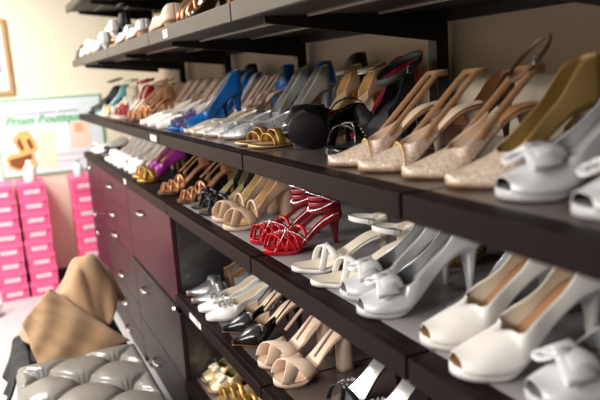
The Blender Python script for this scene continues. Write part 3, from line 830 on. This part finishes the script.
# ------------------------------------------------------------------ shelving
XF, XB = .5486, 1.174
Y0, W = 1.564, .92
JY = [-.07, .85, Y0, Y0+W, Y0+2*W, Y0+3*W, 4.95]
WHERE = ['nearest the camera', 'second bay from the camera', 'middle bay', 'third bay from the far end', 'second bay from the far end', 'far end bay']
def bracket(mb, y, zb, deep=.075):
    a = [(.63, zb-.012), (XB-.03, zb-deep), (XB-.03, zb+.004), (.63, zb+.004)]
    vs = [(x, y-.005, z) for x, z in a]+[(x, y+.005, z) for x, z in a]
    mb.add(vs, [(0,1,2,3),(7,6,5,4),(0,4,5,1),(1,5,6,2),(2,6,7,3),(3,7,4,0)])
def shelf(i, zt, zb, front, deckm, underm, name, what, group, lip=.05, ridges=True, tagpos=None, tagw=.045, panel=.018):
    y0, y1 = JY[i]+.004, JY[i+1]-.004
    r = empty(name, (XF, (y0+y1)/2, zt), '%s %s' % (what, WHERE[i]), 'shelf', group)
    m = Matrix.Translation(-r.location)
    def P(mb, nm, mt, bev=.0015):
        mb.v = [tuple(m @ Vector(v)) for v in mb.v]; return mb.build(nm, mt, r, smooth=False, bevel=bev)
    b = MB(); b.box(XF, XF+panel, y0, y1, zb, zt); b.box(XF+panel, XF+lip, y0, y1, zt-.012, zt); fp = P(b, 'front_panel', front, .002)
    b = MB(); b.box(XF+lip, XB, y0, y1, zt-.012, zt-.0006); P(b, 'deck', deckm)
    b = MB(); b.box(XF+panel+.001, XB, y0+.001, y1-.001, zb+.008, zt-.013)
    b.box(XB-.03, XB, y0+.02, y1-.02, zb-.02, zb+.008); P(b, 'underside', underm)
    if ridges:
        for x in (.72, .92):
            b = MB(); b.box(x, x+.014, y0+.06, y1-.06, zb+.001, zb+.0085); P(b, 'stiffening_ridge', M['ridge'])
    for y in ((y0+.008, y1-.008) if i in (1, 5) else (y1-.008,)):
        b = MB(); bracket(b, y, zb+.004); P(b, 'bracket', M['post'])
    if tagpos:
        ty = tagpos; b = MB(); b.box(XF-.0015, XF, ty-tagw, ty+tagw, zb+.008, zt-.010); t = P(b, 'price_tag', M['white'], 0)
        b = MB()
        for k in range(3): b.box(XF-.0022, XF-.0016, ty-tagw*.7, ty-tagw*.7+tagw*(.35+.1*k), zb+.014+k*.006, zb+.0165+k*.006)
        o = P(b, 'tag_print', M['ink'], 0); o.parent = t
    return r
TAGS1 = {3: 2.36+.0, 4: None}
for i in range(3, 6):
    shelf(i, 2.04, 1.993, M['lamgrey'], M['under'], M['under'], 'wall_shelf', 'dark topmost shelf,', 'topmost shelves')
for i in range(1, 6):
    shelf(i, 1.673, 1.6285, M['lamgrey'], M['under'], M['under'], 'wall_shelf', 'grey fronted high shelf,', 'high shelves',
          tagpos={2: 2.22}.get(i), tagw=.03)
shelf(0, 1.673, 1.6285, M['lamgrey'], M['under'], M['under'], 'wall_shelf', 'grey fronted high shelf overhead,', 'high shelves')
for i in range(0, 6):
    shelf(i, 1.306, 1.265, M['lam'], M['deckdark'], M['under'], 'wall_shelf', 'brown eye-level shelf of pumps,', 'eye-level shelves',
          tagpos={3: 2.57}.get(i), tagw=.05)
for i in range(0, 3):
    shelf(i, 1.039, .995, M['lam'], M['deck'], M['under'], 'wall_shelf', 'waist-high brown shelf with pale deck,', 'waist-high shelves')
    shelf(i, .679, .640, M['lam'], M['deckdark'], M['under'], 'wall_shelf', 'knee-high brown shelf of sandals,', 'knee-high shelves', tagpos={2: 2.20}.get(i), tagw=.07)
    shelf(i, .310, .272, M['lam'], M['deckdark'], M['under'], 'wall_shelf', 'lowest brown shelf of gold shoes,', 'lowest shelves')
for i, nm in ((0, 'close to the camera behind the tan loops'), (1, 'beside the gold pumps'), (2, 'behind the grey mesh pumps'), (3, 'behind the nude slingbacks'), (4, 'behind the red strapped sandals'), (5, 'nearest the far wall')):
    y = [-.07, .85, Y0, Y0+W, Y0+2*W, Y0+3*W][i]
    r = empty('shelf_upright', (XB-.03, y, 0), 'black slotted steel shelf upright '+nm, 'shelf upright', 'shelf uprights')
    zl = 1.04 if i > 2 else 0
    b = MB(); b.box(-.012, .028, -.02, .022, zl, 2.1); b.build('post', M['post'], r, smooth=False, bevel=.002)
    b = MB()
    for k in range(0, 60):
        z = .1+k*.032
        if z < zl: continue
        b.box(.006, .028, .024, .046, z, z+.020)
        b.box(.006, .010, .024, .046, z+.020, z+.032)
    b.build('slotted_strip', M['slot'], r, smooth=False)

# ------------------------------------------------------------------ cabinet under the far counter
def bar_handle(parent, x, y, z, n='handle'):
    b = MB(); pts = [(x, y-.055, z), (x-.018, y-.048, z), (x-.024, y-.02, z), (x-.024, y+.02, z), (x-.018, y+.048, z), (x, y+.055, z)]
    b.tube(pts, .0055, 8); return b.build(n, M['chrome'], parent)
def knob(parent, x, y, z):
    b = MB(); b.ball((x-.016, y, z), .012, nu=12, nv=8); b.tube([(x, y, z), (x-.012, y, z)], .005, 8); return b.build('knob', M['chrome'], parent)
CX = .560
for i, lab in ((3, 'dark wood cabinet beside the open shelves, with one wide door above a ledge'), (4, 'burgundy cabinet between two others, with drawers down its front'), (5, 'burgundy cabinet at the far end beside the pink boxes, with small knobs')):
    y0, y1 = JY[i], JY[i+1]
    r = empty('base_cabinet', (CX, (y0+y1)/2, 0), lab, 'cabinet', 'base cabinets')
    T = Matrix.Translation(-Vector(r.location))
    def P(mb, nm, mt, par=r, bev=.0015, T=T):
        mb.v = [tuple(T @ Vector(v)) for v in mb.v]; return mb.build(nm, mt, par, smooth=False, bevel=bev)
    b = MB(); b.box(CX+.02, XB, y0+.0005, y0+.03, .0, .994); b.box(CX+.02, XB, y1-.02, y1-.0005, 0, .994)
    b.box(XB-.02, XB, y0+.03, y1-.02, 0, .994); b.box(CX+.02, XB-.02, y0+.03, y1-.02, .08, .10); b.box(CX+.02, XB-.02, y0+.03, y1-.02, .58, .60)
    P(b, 'carcass', M['side'])
    b = MB(); b.box(CX+.03, CX+.05, y0+.03, y1-.02, 0, .08); P(b, 'plinth', M['post'])
    def front(nm, z0, z1, mt):
        b = MB(); b.box(CX, CX+.019, y0+.004, y1-.004, z0, z1); return P(b, nm, mt)
    def hd(f, y, z):
        o = bar_handle(f, CX-r.location.x, y-r.location.y, z); return o
    if i == 3:
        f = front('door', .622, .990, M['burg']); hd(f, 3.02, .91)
        b = MB(); b.box(CX-.012, CX+.02, y0+.02, y1-.004, .598, .616); P(b, 'ledge', M['post'], bev=.004)
        b = MB(); b.ball((CX-.012, y0+.03, .607), (.012,.02,.010), nu=10, nv=6); P(b, 'ledge_clip', M['chrome'])
        for z0, z1, y, z in ((.30,.592,3.13,.51), (.085,.295,3.04,.173)):
            f = front('drawer', z0, z1, M['cab']); hd(f, y, z)
    elif i == 4:
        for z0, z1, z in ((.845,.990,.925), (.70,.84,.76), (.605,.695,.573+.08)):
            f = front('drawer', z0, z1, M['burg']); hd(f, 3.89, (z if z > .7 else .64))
        for z0, z1, z in ((.35,.598,.417), (.17,.345,.248), (.03,.165,.085)):
            f = front('drawer', z0, z1, M['cab']); hd(f, 3.82, z)
    else:
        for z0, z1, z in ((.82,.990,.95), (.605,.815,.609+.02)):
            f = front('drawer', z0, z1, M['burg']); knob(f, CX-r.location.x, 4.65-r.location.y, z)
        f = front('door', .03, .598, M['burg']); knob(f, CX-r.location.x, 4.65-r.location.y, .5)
for i, (w_, lb) in {3: ('dark', 'glossy dark brown countertop under the purple and gold shoes'), 4: ('', 'glossy dark brown countertop under the white bow pumps'), 5: ('', 'glossy dark brown countertop at the far end under the black flats')}.items():
    y0, y1 = JY[i]+.0015, JY[i+1]-.0015
    r = empty('countertop', (XF, (y0+y1)/2, .9955), lb, 'countertop', 'countertops over the cabinets')
    b = MB(); b.box(0, XB-XF, y0-r.location.y, y1-r.location.y, 0, .0435); s_ = b.build('slab', M['lam'], r, smooth=False, bevel=.003)
    if i == 3:
        b = MB(); b.box(-.0015, 0, 3.36-.04-r.location.y, 3.36+.0-r.location.y, .01, .036); b.build('price_tag', M['white'], r, smooth=False)
        
# ------------------------------------------------------------------ room
def struct(name, mb, m): return tag(mb.build(name, m, None, smooth=False), kind='structure')
YW = 5.45
XL, ZC = -3.4, 2.52
b = MB(); b.box(XL, 1.32, -2.6, YW+.1, -.1, 0); struct('floor', b, M['floor'])
b = MB(); b.box(XL, 1.32, YW, YW+.1, 0, ZC); struct('wall_far', b, M['wall'])
b = MB(); b.box(1.205, 1.32, -2.6, YW, 0, ZC); struct('wall_right', b, mat('shaded wall paint', rgb(204,188,166), .75, bump=.05, bscale=30))  # wall paint darkened, the shelves' shade is put into its colour
b = MB(); b.box(XL-.1, XL, -2.6, YW+.1, 0, ZC); struct('wall_left', b, mat('brown wall', rgb(96,84,76), .8))
b = MB(); b.box(XL, 1.32, -2.6, YW+.1, ZC, ZC+.1); struct('ceiling', b, M['ceil'])
b = MB(); b.box(XL, 1.2, YW-.012, YW, 0, .09); struct('baseboard_far', b, M['post'])
b = MB(); b.box(1.178, 1.205, -.1, JY[3]-.002, 0, 1.262); struct('trim_1', b, mat('brown back panel', rgb(74,58,52), .5))

# poster on the far wall
px0, px1, pz0, pz1 = 0.0, .775, .85, 1.432; py = YW-.012
r = empty('poster', (0, YW, pz0), 'pale green edged Prom Boutique poster on the far wall above the boxes', 'poster')
def PB(x0, x1, z0, z1, y, nm, m, par=r, d=.0015):
    b = MB(); b.box(x0, x1, y-YW, y-YW+d, z0-pz0, z1-pz0); return b.build(nm, m, par, smooth=False)
PB(px0, px1, pz0, pz1, py, 'board', M['poster'], d=.012)
fr = MB()
for a in ((px0, px1, pz1-.012, pz1), (px0, px1, pz0, pz0+.012), (px0, px0+.012, pz0+.012, pz1-.012), (px1-.012, px1, pz0+.012, pz1-.012)): fr.box(a[0], a[1], py-.004-YW, py-YW, a[2]-pz0, a[3]-pz0)
fr.build('edge_strip', M['postergreen'], r, smooth=False)
PB(.27, .40, .90, 1.19, py-.002, 'yellow_panel', M['posteryellow'])
PB(.52, .67, 1.03, 1.23, py-.002, 'picture', M['posterpink'])
o = PB(.56, .62, 1.15, 1.22, py-.0035, 'figure', mat('apricot print', rgb(240,176,140), .5))
for xa, xb in ((.12,.21), (.225,.30), (.315,.43), (.445,.60)):
    b = MB(); b.box(xa, xb, py-.003-YW, py-.0015-YW, 1.313-pz0, 1.325-pz0); b.build('small_print', M['greyink'], r, smooth=False)
for zz in (.985, .935):
    b = MB(); b.box(.26, .60, py-.003-YW, py-.0015-YW, zz-pz0, zz+.004-pz0); b.build('rule', M['greyink'], r, smooth=False)
def blob(pts, y, nm, m, d=.002):
    b = MB(); n = len(pts); vs = [(x, y-YW, z-pz0) for x, z in pts]+[(x, y-YW+d, z-pz0) for x, z in pts]
    b.add(vs, [tuple(range(n))[::-1], tuple(range(n, 2*n))]+[(i, (i+1) % n, n+(i+1) % n, n+i) for i in range(n)][::1]); return b.build(nm, m, r, smooth=False)
blob([(.10,1.14),(.16,1.19),(.22,1.20),(.26,1.12),(.28,1.05),(.24,1.02),(.26,.92),(.20,.885),(.10,.90),(.05,.93),(.04,1.0),(.08,1.03),(.14,1.03)], py-.0025, 'orange_print', M['orange'])
blob([(.13,1.11),(.155,1.15),(.18,1.06),(.16,1.04)], py-.004, 'shoe_print', M['brownprint'])
blob([(.20,1.12),(.225,1.14),(.25,1.06),(.22,1.05)], py-.004, 'shoe_print', M['brownprint'])
blob([(.06,.99),(.14,1.00),(.22,1.02),(.23,.99),(.20,.96),(.18,.92),(.12,.91),(.07,.94)], py-.004, 'shoe_print', M['brownprint'])
cu = bpy.data.curves.new('title_lettering', 'FONT'); cu.body = 'Prom Boutique'; cu.size = .085; cu.extrude = .001; cu.shear = .25; cu.offset = .0022; cu.align_x = 'LEFT'
cu.materials.append(M['green']); o = bpy.data.objects.new('title_lettering', cu); C.objects.link(o); o.parent = r
bpy.context.view_layer.update()
me = bpy.data.meshes.new_from_object(o.evaluated_get(bpy.context.evaluated_depsgraph_get())); bpy.data.objects.remove(o)
o = bpy.data.objects.new('title_lettering', me); C.objects.link(o); o.parent = r
o.location = (.07, py-.003-YW, 1.243-pz0); o.rotation_euler = (PI/2, 0, 0); o.scale = (1.06, 1, 1)
# framed picture
r = empty('framed_picture', (-.05, YW, 1.47), 'white picture in an oak frame high on the far wall', 'picture')
b = MB(); X0, X1, Z0, Z1 = -.35, .215, 0, .545
for a in ((X0, X1, Z0, Z0+.03), (X0, X1, Z1-.03, Z1), (X0, X0+.03, Z0+.03, Z1-.03), (X1-.03, X1, Z0+.03, Z1-.03)): b.box(a[0], a[1], -.03, 0, a[2], a[3])
b.build('frame', M['wood'], r, smooth=False, bevel=.003)
b = MB(); b.box(X0+.03, X1-.03, -.012, 0, .03, Z1-.03); b.build('print', M['white'], r, smooth=False)
b = MB(); b.ball((X1-.075, -.012, .20), (.025,.002,.05), nu=16, nv=6); b.build('grey_figure', M['greyink'], r)

# pink shoe boxes
def make_box():
    r = empty('shoe_box')
    b = MB(); b.box(-.093, .093, .003, .297, 0, .078); b.build('carton', M['pink'], r, smooth=False, bevel=.001)
    b = MB(); b.box(-.096, .096, 0, .30, .072, .104); b.build('lid', M['pinklid'], r, smooth=False, bevel=.0015)
    b = MB(); b.box(-.055, .05, .001, .003, .028, .058); l = b.build('size_label', M['boxlabel'], r, smooth=False)
    b = MB()
    for k in range(2): b.box(-.045, .03-.02*k, .0004, .001, .048-.012*k, .052-.012*k)
    b.build('label_print', M['greyink'], l, smooth=False)
    b = MB(); b.ball((.072, .0015, .063), (.008,.0015,.008), nu=12, nv=6); b.build('finger_hole', M['ink'], r)
    return r
proto = None
ordw = ['bottom', 'second', 'third', 'fourth', 'fifth', 'sixth', 'seventh', 'top']
for ci, (cx, nm, n) in enumerate(((-.03, 'left stack', 8), (.178, 'middle stack', 8), (.548, 'right stack by the cabinet', 8))):
    for k in range(n):
        if proto is None: r = proto = make_box()
        else: r = copy_tree(proto)
        jx = random.uniform(-.005, .005)
        r.location = (cx+jx, 5.10+random.uniform(-.006, .006), k*.1045); r.rotation_euler = (0, 0, random.uniform(-.015, .015))
        tag(r, 'pink shoe box, %s from the floor in the %s' % (ordw[k] if k not in (0, 7) else {0: 'lowest', 7: 'eighth and topmost'}[k], nm), 'shoe box', 'pink shoe boxes')
# white things on the boxes
r = empty('plastic_bottle', (.185, 5.18, 8*.1045), 'white plastic bottle on top of the middle box stack', 'bottle')
def lathe(prof, nm, m, par, n=20):
    b = MB(); b.loft([[(q*math.cos(2*PI*k/n), q*math.sin(2*PI*k/n), z) for k in range(n)] for q, z in prof]); return b.build(nm, m, par)
lathe([(.04,0),(.045,.005),(.045,.09),(.036,.115),(.02,.13)], 'body', M['white'], r); lathe([(.018,.13),(.02,.132),(.02,.155),(.015,.158)], 'cap', M['white'], r)
r = empty('spray_bottle', (.52, 5.18, 8*.1045), 'pale blue spray bottle on top of the right box stack', 'bottle')
lathe([(.03,0),(.034,.004),(.034,.07),(.028,.09),(.013,.105)], 'body', M['poster'], r); lathe([(.013,.105),(.015,.107),(.015,.125),(.01,.13)], 'cap', M['postergreen'], r)
b = MB(); b.ball((0,0,0), (.05,.06,.05), nu=14, nv=10)
b.v = [(x*(1+.25*math.sin(9*y*30+z*50)), y*(1+.2*math.sin(x*80)), (z+.05)*1.1) for x, y, z in b.v]
o = b.build('paper_bag', M['white'], None); o.location = (-.17, 4.80, 0.0); tag(o, 'crumpled white paper bag on the floor near the left stack', 'bag')

# ------------------------------------------------------------------ tufted ottoman
OX0, OX1, OY0, OY1, OZ = -.055, .412, 1.98, 2.715, .44
r = empty('tufted_ottoman', ((OX0+OX1)/2, (OY0+OY1)/2, 0), 'grey leather button tufted ottoman in front of the cabinets', 'ottoman')
oc = r.location
btn = []
for row in range(-1, 6):
    yy = 2.58-row*.143
    for k in range(-1, 4):
        xx = .035+.27*k+(.135 if row % 2 else 0)
        btn.append((xx, yy))
inn = [q for q in btn if OX0+.05 < q[0] < OX1-.05 and OY0+.05 < q[1] < OY1-.05]
segs = [(a, c) for ia, a in enumerate(btn) for c in btn[ia+1:] if .1 < math.hypot(a[0]-c[0], a[1]-c[1]) < .22]
def topz(x, y):
    h = 0; 
    dmin = min(math.hypot(x-q[0], y-q[1]) for q in btn)
    h -= .034*math.exp(-(dmin/.030)**2)+.012*math.exp(-(dmin/.065)**2)
    best = 9
    for a, c in segs:
        vx, vy = c[0]-a[0], c[1]-a[1]; u = clamp(((x-a[0])*vx+(y-a[1])*vy)/(vx*vx+vy*vy))
        best = min(best, math.hypot(x-a[0]-u*vx, y-a[1]-u*vy))
    h -= .011*math.exp(-(best/.011)**2)+.006*math.exp(-(best/.035)**2)
    if dmin < .07:
        q = min(btn, key=lambda q: math.hypot(x-q[0], y-q[1])); an = math.atan2(y-q[1], x-q[0])
        h += .0035*math.sin(an*13)*math.exp(-((dmin-.026)/.018)**2)
    return h
b = MB(); rows = []; NX, NY = 92, 140
for i in range(NY+1):
    row = []
    for j in range(NX+1):
        x = lerp(OX0, OX1, j/NX); y = lerp(OY0, OY1, i/NY)
        e = min(x-OX0, OX1-x, y-OY0, OY1-y); rr = .04
        ed = 0 if e > rr else rr-math.sqrt(max(0, rr*rr-(rr-e)**2))
        f = sm(e/.05)
        row.append((x-oc.x, y-oc.y, OZ+.012*sm(e/.12)+topz(x, y)*f-ed))
    rows.append(row)
b.grid(rows); b.build('tufted_top', M['leather'], r)
b = MB(); b.box(OX0+.001-oc.x, OX1-.001-oc.x, OY0+.001-oc.y, OY1-.001-oc.y, .08, OZ-.038); b.build('side_panel', M['leather'], r, smooth=False, bevel=.006)
b = MB(); b.tube([(OX0-oc.x, OY0-oc.y, OZ-.045), (OX1-oc.x, OY0-oc.y, OZ-.045), (OX1-oc.x, OY1-oc.y, OZ-.045), (OX0-oc.x, OY1-oc.y, OZ-.045)], .005, 8, closed=True); b.build('piping', M['leatherdark'], r)
for q in inn:
    b = MB(); b.ball((q[0]-oc.x, q[1]-oc.y, OZ-.034), (.011,.011,.007), nu=12, nv=6); b.build('button', M['leather'], r)
for x in (OX0+.05, OX1-.05):
    for y in (OY0+.05, OY1-.05):
        b = MB(); b.loft([[(x-oc.x+q*math.cos(2*PI*k/12), y-oc.y+q*math.sin(2*PI*k/12), z) for k in range(12)] for q, z in ((.015,0),(.022,.08))]); b.build('leg', M['post'], r)

# stool behind it, a black jacket and a tan coat heaped on it
r = empty('stool', (.19, 3.02, 0), 'low black padded stool buried under the tan coat', 'stool')
b = MB(); b.box(-.21, .21, -.20, .22, .30, .40); b.build('seat', M['blackcloth'], r, smooth=False, bevel=.03)
for x in (-.17, .17):
    for y in (-.2, .2):
        b = MB(); b.box(x-.018, x+.018, y-.018, y+.018, 0, .302); b.build('leg', M['post'], r, smooth=False)
def patch(P00, P10, P11, P01, bulge, wr, nu=40, nv=40, seed=1):
    """four corners (u along first edge), bulge vector, wr(u,v) -> offset along bulge"""
    rows = []
    A, B_, C_, D = map(Vector, (P00, P10, P11, P01)); bv = Vector(bulge)
    for i in range(nv+1):
        v = i/nv; row = []
        for j in range(nu+1):
            u = j/nu
            p = A*(1-u)*(1-v)+B_*u*(1-v)+C_*u*v+D*(1-u)*v
            row.append(p+bv*wr(u, v))
        rows.append(row)
    return rows
b = MB(); rows = []
prof_ = [(.0,.404),(-.02,.405),(-.045,.402),(-.062,.392),(-.072,.35),(-.080,.33),(-.090,.30),(-.102,.275),(-.112,.25)]
for i in range(25):
    v = i/24; y = lerp(2.745, 3.16, v)
    rows.append([(x-(.014*math.sin(16*v+1)*sm((.40-z)/.2)), y+.02*math.sin(14*z), z+.008*math.sin(9*v)*sm((.38-z)/.1)+.003*(1+math.sin(21*v)) ) for x, z in prof_])
b.grid(rows)
o = b.build('black_jacket', M['blackcloth'], None, solid=-.010, sub=1); tag(o, 'black jacket hanging off the stool beneath the tan coat', 'jacket')

r = empty('tan_coat', (.2, 3.0, .42), 'tan wool coat heaped behind the grey tufted ottoman', 'coat')
rl = r.location
def heap(x, y):
    dx, dy = (x-.20)/.225, (y-3.035)/.235
    d = math.sqrt(dx*dx+dy*dy)
    h = .11*(1-sm((d-.45)/.55))
    h += .195*math.exp(-(abs((x-.305)/.125)**4+abs((y-3.00)/.14)**4))*(.55+.45*sm((x-.14)/.2))
    h += .05*math.exp(-(((x-.20)/.11)**2+((y-2.99)/.13)**2))
    fold = math.sin(x*82+1.2*math.sin(y*9))
    h += (.006+.026*sm((2.97-y)/.08))*fold*(1-sm((d-.75)/.25))*sm((x-.12)/.1)+.010*math.sin(31*x+44*y)
    return h
b = MB(); rows = []
for i in range(41):
    rr_ = i/40; row = []
    for j in range(110):
        a = 2*PI*j/110
        x = .20+.225*rr_*math.cos(a)*(1+.03*math.sin(5*a)); y = 3.035+.235*rr_*math.sin(a)*(1+.03*math.sin(4*a+1))
        row.append((x-rl.x, y-rl.y+.012*math.sin(x*82+1)*rr_, .434+max(.0, heap(x, y))-rl.z))
    rows.append(row)
b.grid(rows, closed=True)
body = b.build('coat_body', M['tan'], r, weld=True, solid=.012)
def fl(u, v):
    return .040*math.sin(PI*u)**.8*math.sin(PI*(.12+.8*v))**.8+.007*math.sin(7*u+4*v)+.005*math.sin(15*v-8*u)+.004*math.sin(22*u+9*v*v)
b = MB()
b.grid([[p-rl for p in row] for row in patch((.04,2.765,.35),(.40,2.765,.42),(.115,2.90,.672),(-.012,2.86,.555),(-.2,-1,.2), fl)])
b.build('front_flap', M['tan'], r, solid=.012)
# ------------------------------------------------------------------ light
def area(name, loc, sx, sy, power, col=(1,.97,.92), rot=(0,0,0)):
    l = bpy.data.lights.new(name, 'AREA'); l.shape = 'RECTANGLE'; l.size = sx; l.size_y = sy; l.energy = power; l.color = col
    o = bpy.data.objects.new(name, l); C.objects.link(o); o.location = loc; o.rotation_euler = rot; return o
area('ceiling_panel_far', (-.6, 4.2, 2.50), .6, 1.4, 54)
area('ceiling_panel_mid', (-2.5, 2.6, 2.50), .6, 1.8, 135)
area('ceiling_panel_back', (-2.4, .3, 2.50), .6, 1.8, 85)
w = bpy.data.worlds.new('world'); bpy.context.scene.world = w; w.use_nodes = True
w.node_tree.nodes['Background'].inputs['Color'].default_value = (1, .98, .95, 1); w.node_tree.nodes['Background'].inputs['Strength'].default_value = .07

# ------------------------------------------------------------------ camera
cd = bpy.data.cameras.new('camera'); cam = bpy.data.objects.new('camera', cd); C.objects.link(cam)
Fv = Vector((0.40079842, 0.89634458, -0.18954426)); Rv = Vector((0.90592021, -0.41859651, -0.06391817)); Uv = Vector((0.13663528, 0.14609368, 0.97978949))
cam.matrix_world = Matrix(((Rv.x, Uv.x, -Fv.x, 0), (Rv.y, Uv.y, -Fv.y, 0), (Rv.z, Uv.z, -Fv.z, EYE), (0, 0, 0, 1)))
cd.sensor_width = 36; cd.lens = 664.607/600*36; cd.clip_start = .05
cd.dof.use_dof = True; cd.dof.focus_distance = 1.75; cd.dof.aperture_fstop = 2.8
sc = bpy.context.scene; sc.camera = cam
sc.view_settings.view_transform = 'Standard'; sc.view_settings.look = 'None'; sc.view_settings.gamma = 1; sc.view_settings.use_curve_mapping = False
sc.view_settings.exposure = 0.6
